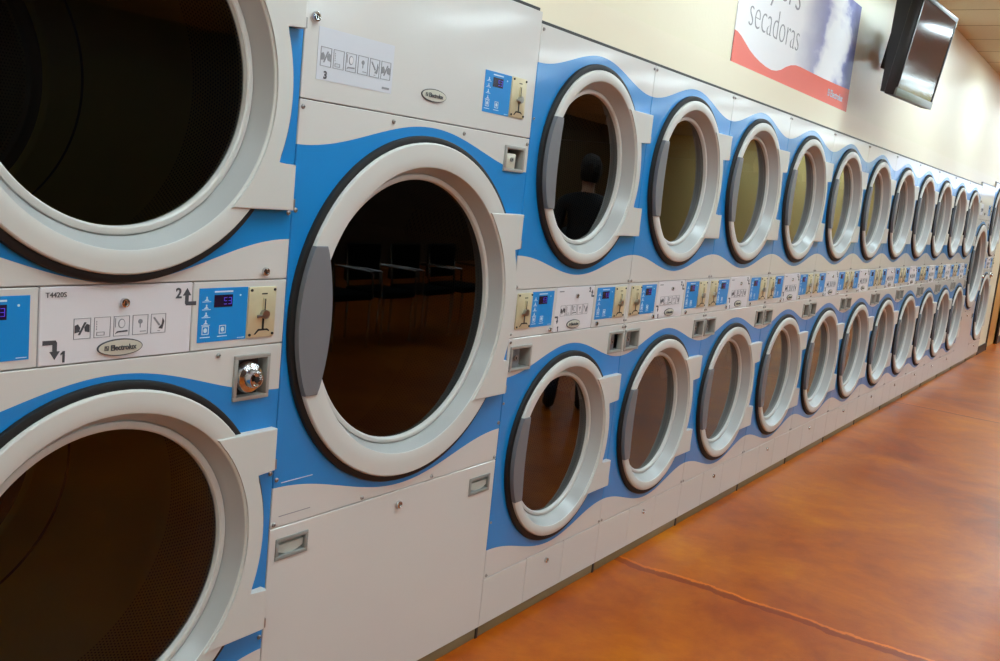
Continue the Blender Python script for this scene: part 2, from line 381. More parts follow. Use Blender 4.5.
DOORS = {}
def door(parent, z, key, gas, ring, cone, rim, gl, arm1, arm0, armx, hh, hmid):
    """round porthole door centred on local x = 0; coordinates of the door's own mesh are centred on its axis"""
    if key in DOORS:
        c = copy_tree(DOORS[key], parent); c.location = (0, 0, z); return c
    mb = MB()
    mb.lathe([(ring, .0), (ring, -.0165), (ring-.0012, -.0192), (ring-.004, -.0210), ((ring+cone)/2, -.0217), (cone+.004, -.0212), (cone+.0008, -.0200), (cone, -.0175)], 0, 0, M['ring'], 96)
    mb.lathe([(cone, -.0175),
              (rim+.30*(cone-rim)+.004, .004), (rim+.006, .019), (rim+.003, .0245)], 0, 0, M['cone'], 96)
    mb.lathe([(rim+.003, .0245), (rim+.001, .019), (rim-.003, .0175), (gl+.004, .0175), (gl+.001, .0195), (gl, .023), (gl, .034)], 0, 0, M['ring'], 96)
    bmesh.ops.remove_doubles(mb.bm, verts=mb.bm.verts[:], dist=1e-6)
    d = mb.build('door', parent, (0, 0, z), 30)
    mb = MB()
    mb.lathe([(ring-.002, .001), (ring-.002, -.011), (ring+.003, -.0125), (gas-.007, -.0122), (gas-.002, -.0105), (gas, -.006), (gas, .001)], 0, 0, M['gasket'], 96)
    mb.build('door_gasket', d)
    mb = MB(); mb.lathe([(.0001, .030), (gl*.5, .0302), (gl+.004, .031)], 0, 0, M[{'wide': 'glassl', 'big': 'glassb'}.get(key, 'glass')], 96); g = mb.build('door_glass', d)
    if sum(p.normal.y for p in g.data.polygons) > 0: g.data.flip_normals()
    # hinge plate : two arms reaching to the right, joined along the ring
    ri = cone+.006; ro = ring+.001
    P = [(math.sqrt(ri**2-arm1**2), -arm1), (armx, -arm1), (armx, -arm0)]
    a0 = math.asin(arm0/ro)
    for k in range(17): t = -a0+2*a0*k/16; P.append((ro*math.cos(t), ro*math.sin(t)))
    P += [(armx, arm0), (armx, arm1), (math.sqrt(ri**2-arm1**2), arm1)]
    a1 = math.asin(arm1/ri)
    for k in range(1, 24): t = a1-2*a1*k/24; P.append((ri*math.cos(t), ri*math.sin(t)))
    mb = MB(); mb.prism(P, -.0255, -.004, M['ring'], .0025)
    for sgn in (-1, 1):
        mb.box(armx-.004, armx+.006, -.024, .0, (arm0 if sgn > 0 else -arm1)+.002, (arm0 if sgn > 0 else -arm1)+.026, M['steel'], .001)
    mb.build('hinge', d, ang=20)
    P = []
    ro = ring+.0012
    t0 = math.asin(hh/ro)
    for k in range(21): t = PI-t0+2*t0*k/20; P.append((ro*math.cos(t), ro*math.sin(t)))
    xe = -math.sqrt(ro**2-hh**2)+.040
    for k in range(21):
        zz = -hh+2*hh*k/20; P.append((xe+(hmid-xe)*(1-(zz/hh)**2), zz))
    mb = MB(); mb.prism(P, -.0265, -.004, M['handle'], .003); mb.build('door_handle', d, ang=20)
    DOORS[key] = d
    return d

def drum(parent, z, r, rf, key):
    if key in DOORS:
        c = copy_tree(DOORS[key], parent); c.location = (0, 0, z); return c
    mb = MB()
    mb.lathe([(rf, .034), (rf, .052), (r, .060), (r, .93), (r-.004, .935), (r-.016, .945)], 0, 0, M['drum'], 96)
    mb.lathe([(r-.0008, .776), (r-.0008, .788)], 0, 0, M['gasket'], 96)
    d = mb.build('drum', parent, (0, 0, z), 40)
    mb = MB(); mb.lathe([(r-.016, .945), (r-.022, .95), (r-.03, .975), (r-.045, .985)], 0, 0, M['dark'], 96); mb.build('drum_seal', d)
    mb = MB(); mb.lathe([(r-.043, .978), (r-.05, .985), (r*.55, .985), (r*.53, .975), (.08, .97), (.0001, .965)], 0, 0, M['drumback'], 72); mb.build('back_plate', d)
    # three lifting ribs
    mb = MB()
    for k in range(3):
        t = 2*PI*k/3+.5; u = Vector((math.cos(t), 0, math.sin(t))); w = Vector((-math.sin(t), 0, math.cos(t)))
        pr = [(-.06, r-.002), (-.02, r-.075), (.02, r-.075), (.06, r-.002)]
        f = [u*p[1]+w*p[0]+Vector((0, .10, 0)) for p in pr]; b = [u*p[1]+w*p[0]+Vector((0, .74, 0)) for p in pr]
        mb.face(f, M['drum'])
        for i in range(3): mb.face([f[i], f[i+1], b[i+1], b[i]], M['drum'])
        mb.face(list(reversed(b)), M['drum'])
    if key != 'd0': mb.build('lifting_rib', d)
    else: mb.bm.free()
    DOORS[key] = d
    return d

def keypad(parent, x0, x1, z0, z1, flip=False, big=False, y=-.0012):
    """blue keypad with lit readout and white symbols"""
    mb = MB(); w, h = x1-x0, z1-z0
    mb.prism([(x0, z0), (x1, z0), (x1, z1), (x0, z1)], y, .001, M['key'])
    yy = y-.0006
    sx0 = x0+w*.30; sx1 = x0+w*.68; sz0, sz1 = z1-h*.36, z1-h*.13
    mb.rect(sx0, sx1, sz0, sz1, yy, M['lcd'])
    for k in (0, 1):
        c = sx0+(sx1-sx0)*(.60+.25*k); q = (sx1-sx0)*.08; hh = (sz1-sz0)*.28; cz = (sz0+sz1)/2; t = q*.28
        for (a, b, c0, c1) in ((-q, q, hh-t, hh), (-q, q, -t/2, t/2), (-q, q, -hh, -hh+t), (q-t, q, -hh, hh) if k else (-q, -q+t, 0, hh)):
            mb.rect(c+a, c+b, cz+c0, cz+c1, yy-.0006, M['digit'])
    mb.rect(sx0, sx1, z1-h*.085, z1-h*.055, yy, M['print'])
    for k in range(4):
        zc = z1-h*(.20+.145*k); xc = x0+w*.15
        mb.flat([(xc-w*.05, zc-h*.03), (xc+w*.05, zc-h*.03), (xc+w*.012, zc), (xc+w*.012, zc+h*.045), (xc-w*.012, zc+h*.045), (xc-w*.012, zc)], yy, M['print'])
        mb.rect(xc-w*.085, xc+w*.085, zc-h*.055, zc-h*.043, yy, M['print'])
    for xc in (x0+w*.15, x0+w*.50):
        zc = z0+h*.22
        mb.outline(xc-w*.07, xc+w*.07, zc-h*.08, zc+h*.08, yy, M['print'], w*.014)
        mb.disc(xc, zc, w*.035, h*.045, yy, M['print'], 12)
        mb.rect(xc-w*.10, xc+w*.10, zc-h*.135, zc-h*.12, yy, M['print'])
    mb.disc(x0+w*.84, z1-h*.15, w*.018, w*.018, yy, M['print'], 10)
    mb.rect(x0+w*.82, x0+w*.97, z0+h*.03, z0+h*.042, yy, M['print'])
    return mb.build('keypad', parent)

def coin_plate(parent, x0, x1, z0, z1, y=-.004):
    mb = MB(); w, h = x1-x0, z1-z0
    mb.box(x0, x1, y, .001, z0, z1, M['brass'], .0012)
    xc = x0+w*.56; yy = y-.0007
    mb.rect(xc-w*.10, xc+w*.10, z1-h*.15, z1-h*.125, yy, M['dark'])
    mb.box(xc-w*.055, xc+w*.055, y-.004, y, z1-h*.47, z1-h*.22, M['brass'], .001)
    mb.rect(xc-w*.018, xc+w*.018, z1-h*.46, z1-h*.23, y-.0046, M['dark'])
    # return lever
    mb.tube([(xc, y, z1-h*.54), (xc, y-.010, z1-h*.54)], w*.13, M['steel'], 14)
    mb.box(xc-w*.30, xc+w*.04, y-.010, y-.005, z1-h*.60, z1-h*.54, M['steel'], .001)
    mb.rect(xc-w*.035, xc+w*.035, z0+h*.14, z1-h*.58, yy, M['dark'])
    mb.flat([(xc-w*.32, z0+h*.06), (xc-w*.26, z0+h*.06), (xc-w*.15, z0+h*.13), (xc+w*.15, z0+h*.13), (xc+w*.24, z0+h*.10), (xc+w*.24, z0+h*.13), (xc+w*.16, z0+h*.165), (xc-w*.17, z0+h*.165)], yy, M['dark'])
    for a in (.08, .92):
        for b in (.06, .94): mb.tube([(x0+w*a, y, z0+h*b), (x0+w*a, y-.0025, z0+h*b)], .0032, M['dark'], 8)
    return mb.build('coin_slot_plate', parent)

def coin_vault(parent, x0, x1, z0, z1, style):
    """recessed box in the front with a frame; the money drawer sits in it"""
    mb = MB(); f = .009; w = x1-x0; h = z1-z0
    for a, b, c, d in ((x0, x1, z0, z0+f), (x0, x1, z1-f, z1), (x0, x0+f, z0+f, z1-f), (x1-f, x1, z0+f, z1-f)):
        mb.box(a, b, -.006, .05, c, d, M['box'], .001)
    mb.box(x0+.002, x1-.002, .046, .05, z0+.002, z1-.002, M['dark'] if style != 'row' else M['frame'])
    o = mb.build('coin_vault', parent)
    mb = MB()
    if style == 'round':
        cx = x0+w*.42; cz = (z0+z1)/2
        mb.box(x0+f+.001, cx+.038, .012, .046, z0+f+.001, z1-f-.001, M['dark'])
        mb.lathe([(.036, .014), (.036, -.004), (.033, -.010), (.022, -.014), (.021, -.022), (.019, -.030), (.016, -.031), (.013, -.024), (.006, -.024)], cx, cz, M['chrome'], 32, cap1=True)
        mb.lathe([(.0075, -.030), (.006, -.033)], cx, cz, M['dark'], 14, cap1=True)
    elif style == 'drawer':
        mb.box(x0+f, x0+w*.58, -.002, .045, z0+f, z1-f-.014, M['badge'], .002)
        mb.tube([(x0+w*.36, -.001, z0+h*.47), (x0+w*.36, -.007, z0+h*.47)], .007, M['steel'], 12)
        mb.rect(x0+w*.345, x0+w*.375, z0+h*.43, z0+h*.51, -.0078, M['dark'])
    else:
        mb.box(x0+f, x0+w*.60, .010, .045, z0+f, z1-f-.004, M['handle'], .002)
        mb.tube([(x0+w*.38, .011, z0+h*.5), (x0+w*.38, .004, z0+h*.5)], .009, M['steel'], 12)
        mb.rect(x0+w*.36, x0+w*.40, z0+h*.45, z0+h*.55, .003, M['dark'])
    mb.build('coin_drawer', o)
    return o

def emblem(mb, x, z, s, y, m):
    mb.outline(x-s, x+s, z-s, z+s, y, m, s*.22)
    mb.rect(x-s*.6, x+s*.6, z-s*.12, z+s*.12, y, m)
    mb.flat([(x-s*.6, z+s*.75), (x+s*.1, z+s*.75), (x-s*.1, z+s*.2), (x-s*.6, z+s*.4)], y, m)
    mb.flat([(x+s*.6, z-s*.75), (x-s*.1, z-s*.75), (x+s*.1, z-s*.2), (x+s*.6, z-s*.4)], y, m)

def badge(parent, x, z, rx, rz):
    mb = MB()
    el = lambda k, n=40: [(x+k*rx*math.cos(2*PI*i/n), z+k*rz*math.sin(2*PI*i/n)) for i in range(n)]
    mb.prism(el(1.), -.0030, .001, M['ink'], .0004)
    kz = 1-.10*1; n = 40
    mb.prism([(x+(rx-.0022)*math.cos(2*PI*i/n), z+(rz-.0022)*math.sin(2*PI*i/n)) for i in range(n)], -.0036, -.001, M['badge'])
    emblem(mb, x-rx*.62, z, rz*.26, -.0043, M['ink'])
    text_into(mb, 'Electrolux', rz*.92, M['ink'], x+rx*.12, z-rz*.30, -.0043, sx=rx/rz*.30, off=.0003)
    return mb.build('maker_badge', parent)

def pictograms(mb, x0, x1, z0, z1, n, y, m, ml):
    w = (x1-x0)/n
    for k in range(n):
        a = x0+k*w+w*.08; b = x0+(k+1)*w-w*.08; c = (a+b)/2; h = z1-z0
        mb.outline(a, b, z0, z1, y, ml, .0011)
        q = k % 5
        if q == 0:
            for s in (-1, 1):
                mb.flat([(c+s*w*.36, z0+h*.30), (c+s*w*.14, z0+h*.35), (c+s*w*.10, z0+h*.55), (c+s*w*.22, z0+h*.72), (c+s*w*.36, z0+h*.66)], y, m)
            mb.flat([(c-w*.2, z0+h*.2), (c-w*.1, z0+h*.2), (c+w*.2, z0+h*.8), (c+w*.1, z0+h*.8)], y, m)
        elif q == 1:
            for i in range(4): mb.rect(a+w*.12, a+w*.15, z1-h*(.25+.12*i), z1-h*(.18+.12*i), y, ml)
            mb.outline(a+w*.14, b-w*.3, z0+h*.10, z0+h*.28, y, ml, .001)
        elif q == 2:
            mb.disc(c, z0+h*.62, w*.18, h*.24, y, ml, 18); mb.disc(c, z0+h*.62, w*.14, h*.19, y-.0005, M['cwhite'], 18)
            mb.rect(a+w*.08, a+w*.11, z0+h*.45, z1-h*.1, y, ml)
            mb.flat([(a+w*.08, z0+h*.12), (a+w*.2, z0+h*.25), (b-w*.1, z0+h*.28), (b-w*.1, z0+h*.20), (a+w*.25, z0+h*.18)], y, m)
        elif q == 3:
            mb.disc(c, z0+h*.66, w*.12, h*.12, y, ml, 12); mb.rect(c-w*.02, c+w*.02, z0+h*.35, z0+h*.6, y, ml)
            mb.rect(c, b-w*.1, z0+h*.14, z0+h*.18, y, ml)
        else:
            mb.flat([(c-w*.3, z0+h*.8), (c-w*.22, z0+h*.84), (c+w*.12, z0+h*.42), (c+w*.04, z0+h*.38)], y, ml)
            mb.flat([(c+w*.02, z0+h*.25), (c+w*.24, z0+h*.2), (c+w*.34, z0+h*.6), (c+w*.24, z0+h*.78), (c+w*.2, z0+h*.45)], y, m)
            mb.rect(a+w*.4, c+w*.1, z0+h*.10, z0+h*.13, y, ml)

def numeral(p, txt, size, tx, tz, x, z, h, down):
    """bold figure with a bent arrow beside it"""
    mb = MB(); text_into(mb, txt, size, M['ink'], tx, tz, -.0008, off=.0006)
    if txt == '1': mb.flat([(tx-size*.02, tz+size*.70), (tx-size*.20, tz+size*.56), (tx-size*.20, tz+size*.44), (tx-size*.02, tz+size*.56)], -.0008, M['ink'])
    mb.build('numeral', p)
    sg = -1 if down else 1; t = h*.26
    P = [(-1.55*h if down else 1.55*h, -sg*h*1.05), (0, -sg*h*1.05)]
    sx = -1 if down else 1
    Q = [(sx*1.45*h, -h*1.15), (sx*1.45*h, -h*1.15+2*t), (sx*t, -h*1.15+2*t), (sx*t, h*.15), (sx*h*.62, h*.15), (0, h*1.1), (-sx*h*.62, h*.15), (-sx*t, h*.15), (-sx*t, -h*.85), (-sx*t*.3, -h*1.12)]
    mb = MB(); mb.flat([(x+a, z+(b if not down else -b)) for a, b in Q], -.0008, M['ink']); mb.build('bent_arrow', p)

def cabinet(parent, W, H, D=1.10):
    w = W/2-.001; mb = MB(); m = M['cabinet']; t = .012
    mb.box(-w, -w+t, .0145, D, .036, H-.001, m); mb.box(w-t, w, .0145, D, .036, H-.001, m)
    mb.box(-w+t, w-t, .0145, D, H-.001-t, H-.001, m); mb.box(-w+t, w-t, .0145, D, .036, .036+t, m)
    mb.box(-w+t, w-t, D-t, D, .036+t, H-.001-t, M['dark'])
    return mb.build('cabinet', parent)

def kick(parent, W, H=.036):
    mb = MB(); mb.box(-W/2+.0008, W/2-.0008, .004, .30, 0, H-.001, M['kick'], .0015)
    mb.box(W/2-.012, W/2-.0008, .0, .02, 0, H, M['baseb'])
    return mb.build('kick_plate', parent)

def wavef(a, b, W): return lambda x: a+b*math.cos(2*PI*x/W)

# ---- stacked dryer, row model
def row_stack(label, group):
    W, H = .80, 1.983
    zb, zc1, zc2 = .204, 1.0116, 1.1679; zl, zu = .5955, 1.5745
    r = empty('stacked_dryer', (0, 0, 0), label, 'dryer', group)
    cabinet(r, W, H); kick(r, W)
    for k, (a, b) in enumerate(((-.4, -.134), (-.134, .123), (.123, .4))):
        p = panel(a, b, .036, zb, N=2).build('access_panel', r)
        if k == 1: lock(p, 0, .162, r=.010)
    v = [(-.384, -.262, .902, .985), (.286, .408-.012, .902, .985)]
    f1 = panel(-.4, .4, zb, zc1, wavef(.268, -.037, W), wavef(.926, .041, W), [('c', 0, zl, .288)]+[('r', a+.006, b-.006, c+.006, d-.006) for a, b, c, d in v])
    f1 = f1.build('lower_front_panel', r)
    for x in (-.388, .388): screw(f1, x, zb+.012); screw(f1, x, zc1-.012)
    for x in (-.392, .392):
        for z in (.40, .80): screw(f1, x, z, r=.0045)
    f2 = panel(-.4, .4, zc2, H, wavef(1.243, -.034, W), wavef(1.907, .039, W), [('c', 0, zu, .288)]).build('upper_front_panel', r)
    for x in (-.388, .388): screw(f2, x, zc2+.010); screw(f2, x, H-.016)
    for x in (-.392, .392):
        for z in (1.40, 1.70): screw(f2, x, z, r=.0045)
    for k, (a, b) in enumerate(((-.4, -.133), (.133, .4))):
        p = panel(a, b, zc1, zc2, N=2).build('control_panel', r); s = 1 if k else -1
        if k == 0: keypad(p, -.286, -.151, 1.041, 1.158); coin_plate(p, -.376, -.289, 1.041, 1.157)
        else: keypad(p, .152, .287, 1.041, 1.158); coin_plate(p, .290, .377, 1.041, 1.157)
        lock(p, s*.156 if k == 0 else .170, 1.0255, r=.0085)
        screw(p, s*.391, zc1+.014, r=.0045)
    p = panel(-.133, .133, zc1, zc2, m0=M['cwhite'], N=2).build('centre_panel', r)
    lock(p, .005, 1.134, r=.0085); badge(p, 0, 1.036, .046, .0155)
    mb = MB()
    pictograms(mb, -.10, .095, 1.067, 1.104, 5, -.0008, M['ink'], M['inkl'])
    mb.build('pictograms', p)
    numeral(p, '1', .024, -.103, 1.016, -.112, 1.055, .012, True); numeral(p, '2', .024, .096, 1.146, .114, 1.140, .012, False)
    mb = MB(); mb.rect(-.115, -.085, 1.151, 1.155, -.0008, M['inkl']); mb.build('model_lettering', p)
    coin_vault(r, *v[0], 'row'); coin_vault(r, *v[1], 'row')
    for z in (zl, zu):
        door(r, z, 'row', .345, .326, .290, .260, .248, .224, .120, .381, .145, -.262)
        drum(r, z, .335, .262, 'drow')
    return r

# ---- stacked dryer, wide model at both ends of the run
def wide_stack(label, group):
    W, H = .870, 2.075
    zb, zc1, zc2 = .195, 1.0768, 1.2266; zl, zu = .628, 1.636
    r = empty('wide_stacked_dryer', (0, 0, 0), label, 'dryer', group)
    cx = 1.3976
    cabinet(r, W, H, 1.15); kick(r, W)
    for k, (a, b) in enumerate(((-.435, -.145), (-.145, .145), (.145, .435))):
        p = panel(a, b, .036, zb, N=2).build('access_panel', r)
        if k == 1: lock(p, 0, .155, r=.010)
    va = (.293, .396, .953, 1.057); vb = (-.415, -.312, .953, 1.057)
    f1 = panel(-.435, .435, zb, zc1, wavef(.268, -.045, W), wavef(1.007, .040, W), [('c', 0, zl, .339)]+[('r', a+.006, b-.006, c+.006, d-.006) for a, b, c, d in (va, vb)]).build('lower_front_panel', r)
    screw(f1, .249, 1.063); screw(f1, -.249, 1.063)
    for x in (-.424, .424): screw(f1, x, .345); screw(f1, x, .76); screw(f1, x, zb+.014)
    f2 = panel(-.435, .435, zc2, H, wavef(1.274, -.045, W), wavef(2.008, .040, W), [('c', 0, zu, .339)]).build('upper_front_panel', r)
    lock(f2, .366, 1.245, r=.0095)
    for x in (-.424, .424): screw(f2, x, 1.379); screw(f2, x, 1.90); screw(f2, x, H-.016)
    for k, (a, b) in enumerate(((-.435, -.1635), (.173, .435))):
        p = panel(a, b, zc1, zc2, N=2).build('control_panel', r)
        if k: keypad(p, .189, .320, 1.095, 1.212); coin_plate(p, .322, .402, 1.096, 1.211)
        else: keypad(p, -.314, -.181, 1.095, 1.212); coin_plate(p, -.400, -.317, 1.096, 1.211)
    p = panel(-.1635, .173, zc1, zc2, m0=M['cwhite'], N=2).build('centre_panel', r)
    lock(p, .010, 1.190, r=.0095); badge(p, .005, 1.102, .050, .0170)
    mb = MB()
    pictograms(mb, -.098, .112, 1.124, 1.164, 5, -.0008, M['ink'], M['inkl'])
    mb.build('pictograms', p)
    numeral(p, '1', .030, -.113, 1.083, -.131, 1.107, .0165, True); numeral(p, '2', .030, .137, 1.194, .158, 1.196, .0165, False)
    mb = MB(); text_into(mb, 'T4420S', .0135, M['ink'], -.152, 1.206, -.0008, align='LEFT'); mb.build('model_lettering', p)
    coin_vault(r, *va, 'round'); coin_vault(r, *vb, 'round')
    for z in (zl, zu):
        door(r, z, 'wide', .4065, .389, .341, .314, .299, .250, .148, .415, .16, -.31)
        drum(r, z, .40, .318, 'd0')
    return r

def pull(parent, x0, x1, z0, z1):
    mb = MB(); f = .010; h = z1-z0; w = x1-x0
    for a, b, c, d in ((x0, x1, z0, z0+f), (x0, x1, z1-f, z1), (x0, x0+f, z0+f, z1-f), (x1-f, x1, z0+f, z1-f)):
        mb.box(a, b, -.003, .022, c, d, M['frame'], .001)
    mb.box(x0+.002, x1-.002, .018, .022, z0+.002, z1-.002, M['frame'])
    # curved flap that closes the lower two thirds of the recess
    P = [(x0+f, z0+f)]
    for k in range(13): t = k/12; P.append((x1-f-(w-2*f)*(1-t) if False else x0+f+(w-2*f)*t, z0+h*.34-h*.16*math.sin(PI*t)))
    P = [(x0+f, z1-f-.010)]+[(x0+f+(w-2*f)*k/12, z0+h*.36-h*.20*math.sin(PI*k/12)) for k in range(13)]+[(x1-f, z1-f-.010)]
    mb.prism(P, .004, .019, M['flap'], .002)
    return mb.build('pull_handle', parent)

# ---- tall single dryer
def single(label, group):
    W, H = .9626, 2.0156
    za, zb = .6159, 1.638; zc = 1.1245
    r = empty('large_single_dryer', (0, 0, 0), label, 'dryer', group); h = W/2; o = .4813
    cabinet(r, W, H, 1.15); kick(r, W)
    hs = [(-.459, -.351, .530, .586), (.343, .454, .520, .577)]
    p = panel(-h, h, .036, za, holes=[('r', a+.004, b-.004, c+.004, d-.004) for a, b, c, d in hs], N=6).build('access_panel', r)
    for q in hs: pull(p, *q)
    lock(p, 0, .573, r=.011)
    v = (.350, .455, 1.532, 1.608)
    f = panel(-h, h, za, zb, wavef(.678, -.042, W), wavef(1.578, .043, W), [('c', 0, zc, .386), ('r', v[0]+.006, v[1]-.006, v[2]+.006, v[3]-.006)]).build('front_panel', r)
    for x in (-.470, -.157, .143, .467): screw(f, x, 1.620, r=.006); screw(f, x, .627, r=.006)
    for z in (.74, 1.386): screw(f, .471, z); screw(f, -.471, z)
    mb = MB(); mb.rect(-.455, -.350, .7285, .7305, -.0008, M['label']); mb.build('printed_line', f)
    mb = MB(); mb.rect(-.455, -.350, .643, .645, -.0008, M['inkl']); mb.build('printed_line', f)
    coin_vault(r, *v, 'drawer')
    t = panel(-h, h, zb, H, N=6).build('top_panel', r)
    lock(t, -.452, 1.820, r=.0115)
    mb = MB(); mb.prism([(-.437, 1.686), (-.176, 1.686), (-.176, 1.803), (-.437, 1.803)], -.0010, .001, M['label'])
    pictograms(mb, -.431, -.182, 1.717, 1.760, 6, -.0018, M['inkl'], M['inkl'])
    text_into(mb, '3', .024, M['ink'], -.409, 1.690, -.0018, off=.0006); mb.rect(-.212, -.186, 1.694, 1.699, -.0018, M['inkl'])
    mb.build('instruction_label', t)
    keypad(t, .2165, .349, 1.690, 1.806); coin_plate(t, .352, .429, 1.691, 1.807)
    badge(t, -.006, 1.704, .052, .0168)
    door(r, zc, 'big', .4735, .4565, .392, .370, .357, .282, .176, .456, .181, -.352)
    drum(r, zc, .445, .372, 'dbig')
    return r

# ------------------------------------------------------------------ the run of dryers
GW, GS, GR = 'wide stacked dryers at the ends of the run', 'tall single dryers', 'stacked dryers along the wall'
w0 = wide_stack('stacked dryer nearest the viewer, cut off by the left edge of the photo', GW)
s0 = single('nearest tall single dryer, one big door, label with number 3 at its top', GS)
names = ['directly right of the near tall single dryer',
         'second to the right of the near tall single dryer',
         'third from the near tall single dryer, under the banner',
         'fourth from the near tall single dryer, under the banner',
         'fifth from the near tall single dryer, under the banner',
         'sixth from the near tall single dryer, middle of the row',
         'fifth to the left of the far tall single dryer',
         'fourth to the left of the far tall single dryer',
         'third to the left of the far tall single dryer',
         'second to the left of the far tall single dryer',
         'directly left of the far tall single dryer']
st = row_stack('blue stacked dryer '+names[0], GR)
stacks = [st]
for k in range(1, 11):
    c = copy_tree(st); c['label'] = 'blue stacked dryer '+names[k]; stacks.append(c)
for k, c in enumerate(stacks): c.location = (.4+.8*k, 0, 0)
s0.location = (-.4813, 0, 0); w0.location = (-1.3976, 0, 0)
s1 = copy_tree(s0); s1['label'] = 'far tall single dryer, between the last two stacked dryers of the run'; s1.location = (8.8+.4813, 0, 0)
w1 = copy_tree(w0); w1['label'] = 'last stacked dryer at the far right end of the run'; w1.location = (8.8+.9626+.435, 0, 0)

# ------------------------------------------------------------------ room
XL, XR, YF, YB, ZC = -5., 19., -9., 1.6, 3.12
XE = 10.634
mb = MB(); mb.box(XL, XR, YF, YB, -.1, 0, M['floor']); struct('floor', mb)
mb = MB(); mb.box(XL, XR, YF, YB, ZC, ZC+.1, M['ceil']); struct('ceiling', mb)
mb = MB(); mb.box(-1.8336, XE, .030, .15, 2.116, ZC, M['wall']); mb.box(XL, -1.8336, .030, .15, 0, ZC, M['wall'])
mb.box(XE, 11.36, .012, .15, 0, ZC, M['wall']); mb.box(11.36, 12.36, .012, .15, 2.10, ZC, M['wall']); mb.box(12.36, XR, .012, .15, 0, ZC, M['wall'])
struct('wall_back', mb)
mb = MB(); gap_spans = []
for a, b, z in ((-1.8336, -.9630, 2.079), (-.9630, 0, 2.019), (0, 8.8, 1.9865), (8.8, 9.763, 2.019), (9.763, XE, 2.079)):
    mb.box(a, b, .018, .15, z+.0078, 2.1165, M['band']); gap_spans.append((a, b, z))
struct('trim_1', mb)
mb = MB()
for a, b, z in gap_spans: mb.box(a, b, .012, .10, z-.0025, z+.0076, M['baseb'])  # black strips painting the shade in the gap above the dryers
struct('gap_shade', mb)
mb = MB(); mb.box(XE+.002, 11.33, .0, .012, 0, .10, M['baseb']); mb.box(12.39, XR, .0, .012, 0, .10, M['baseb']); struct('baseboard_back', mb)
mb = MB(); mb.box(11.33, 11.36, -.006, .15, 0, 2.13, M['wood2']); mb.box(12.36, 12.39, -.006, .15, 0, 2.13, M['wood2']); mb.box(11.36, 12.36, -.006, .15, 2.10, 2.13, M['wood2'])
mb.box(11.365, 12.355, .04, .085, .005, 2.095, M['wood'])
for a, b in ((.15, .95), (1.1, 1.95)): mb.box(11.50, 12.22, .034, .041, a, b, M['wood'], .004)
d1 = struct('door_1', mb)
mb = MB(); mb.tube([(11.45, .04, 1.0), (11.45, -.01, 1.0), (11.56, -.012, 1.0)], .010, M['chrome']); mb.build('door_handle', d1)
mb = MB(); mb.box(XL, XR, YB-.1, YB, 0, ZC, M['dark']); struct('wall_rear', mb)
mb = MB(); mb.box(XL-.1, XL, YF, YB, 0, ZC, M['wall']); struct('wall_left', mb)
mb = MB(); mb.box(XL, XR, YF-.1, YF, 0, ZC, M['wood2']); struct('wall_front', mb)
# far end wall with a transom window
mb = MB(); wy0, wy1, wz0, wz1 = -3.4, -.6, 2.2, 2.95
mb.box(XR, XR+.1, YF, wy0, 0, ZC, M['olive']); mb.box(XR, XR+.1, wy1, YB, 0, ZC, M['olive'])
mb.box(XR, XR+.1, wy0, wy1, 0, wz0, M['olive']); mb.box(XR, XR+.1, wy0, wy1, wz1, ZC, M['olive'])
struct('wall_right', mb)
mb = MB(); t = .05
for a, b, c, d in ((wy0, wy1, wz0, wz0+t), (wy0, wy1, wz1-t, wz1), (wy0, wy0+t, wz0, wz1), (wy1-t, wy1, wz0, wz1), ((wy0+wy1)/2-t/2, (wy0+wy1)/2+t/2, wz0, wz1)):
    mb.box(XR-.02, XR+.06, a, b, c, d, M['wood2'])
w = struct('window_1', mb)
mb = MB(); mb.box(XR+.015, XR+.021, wy0+t, wy1-t, wz0+t, wz1-t, M['pane']); mb.build('window_pane', w)
mb = MB(); mb.box(XR-.04, XR-.001, -3.0, -1.1, .0, 2.08, M['wood2'])
for a in (-2.9, -1.98): mb.box(XR-.05, XR-.039, a, a+.78, .12, 1.95, M['wood2'], .004)
d2 = struct('door_2', mb)
mb = MB()
for a in (-2.15, -1.95): mb.tube([(XR-.05, a, .9), (XR-.09, a, .9), (XR-.09, a, 1.2), (XR-.05, a, 1.2)], .012, M['chrome'])
mb.build('door_handle', d2)

# ceiling lights
ORD = 'first second third fourth fifth sixth seventh eighth ninth tenth eleventh'.split()
lx = [-2.9+2.13*k for k in range(11)]; first = None; k = 0  # last column is added near the end wall to brighten its reflection
for ri, (yc, wherey) in enumerate(((-1.05, 'above the aisle beside the dryers'), (-4.5, 'above the middle of the room'), (-6.4, 'above the far side of the room'))):
    for xi, x in enumerate(lx if ri < 2 else lx[::2]):
        x += (0, 0, -.55)[ri]
        lab = 'lit ceiling light %s, %s from the near end wall' % (wherey, ORD[xi])
        if first is None:
            o = empty('ceiling_light', (x, yc, ZC), lab, 'ceiling light', 'ceiling light panels')
            mb = MB()
            for a, b, c, d in ((-.17, .17, -.62, -.60), (-.17, .17, .60, .62), (-.17, -.15, -.60, .60), (.15, .17, -.60, .60)):
                mb.box(a, b, c, d, -.022, -.0005, M['lampf'], .002)
            mb.build('lamp_frame', o)
            mb = MB(); mb.box(-.15, .15, -.60, .60, -.030, -.001, M['lamp'], .006); mb.build('lamp_diffuser', o)
            first = o
        else:
            o = copy_tree(first); o.location = (x, yc, ZC); o['label'] = lab

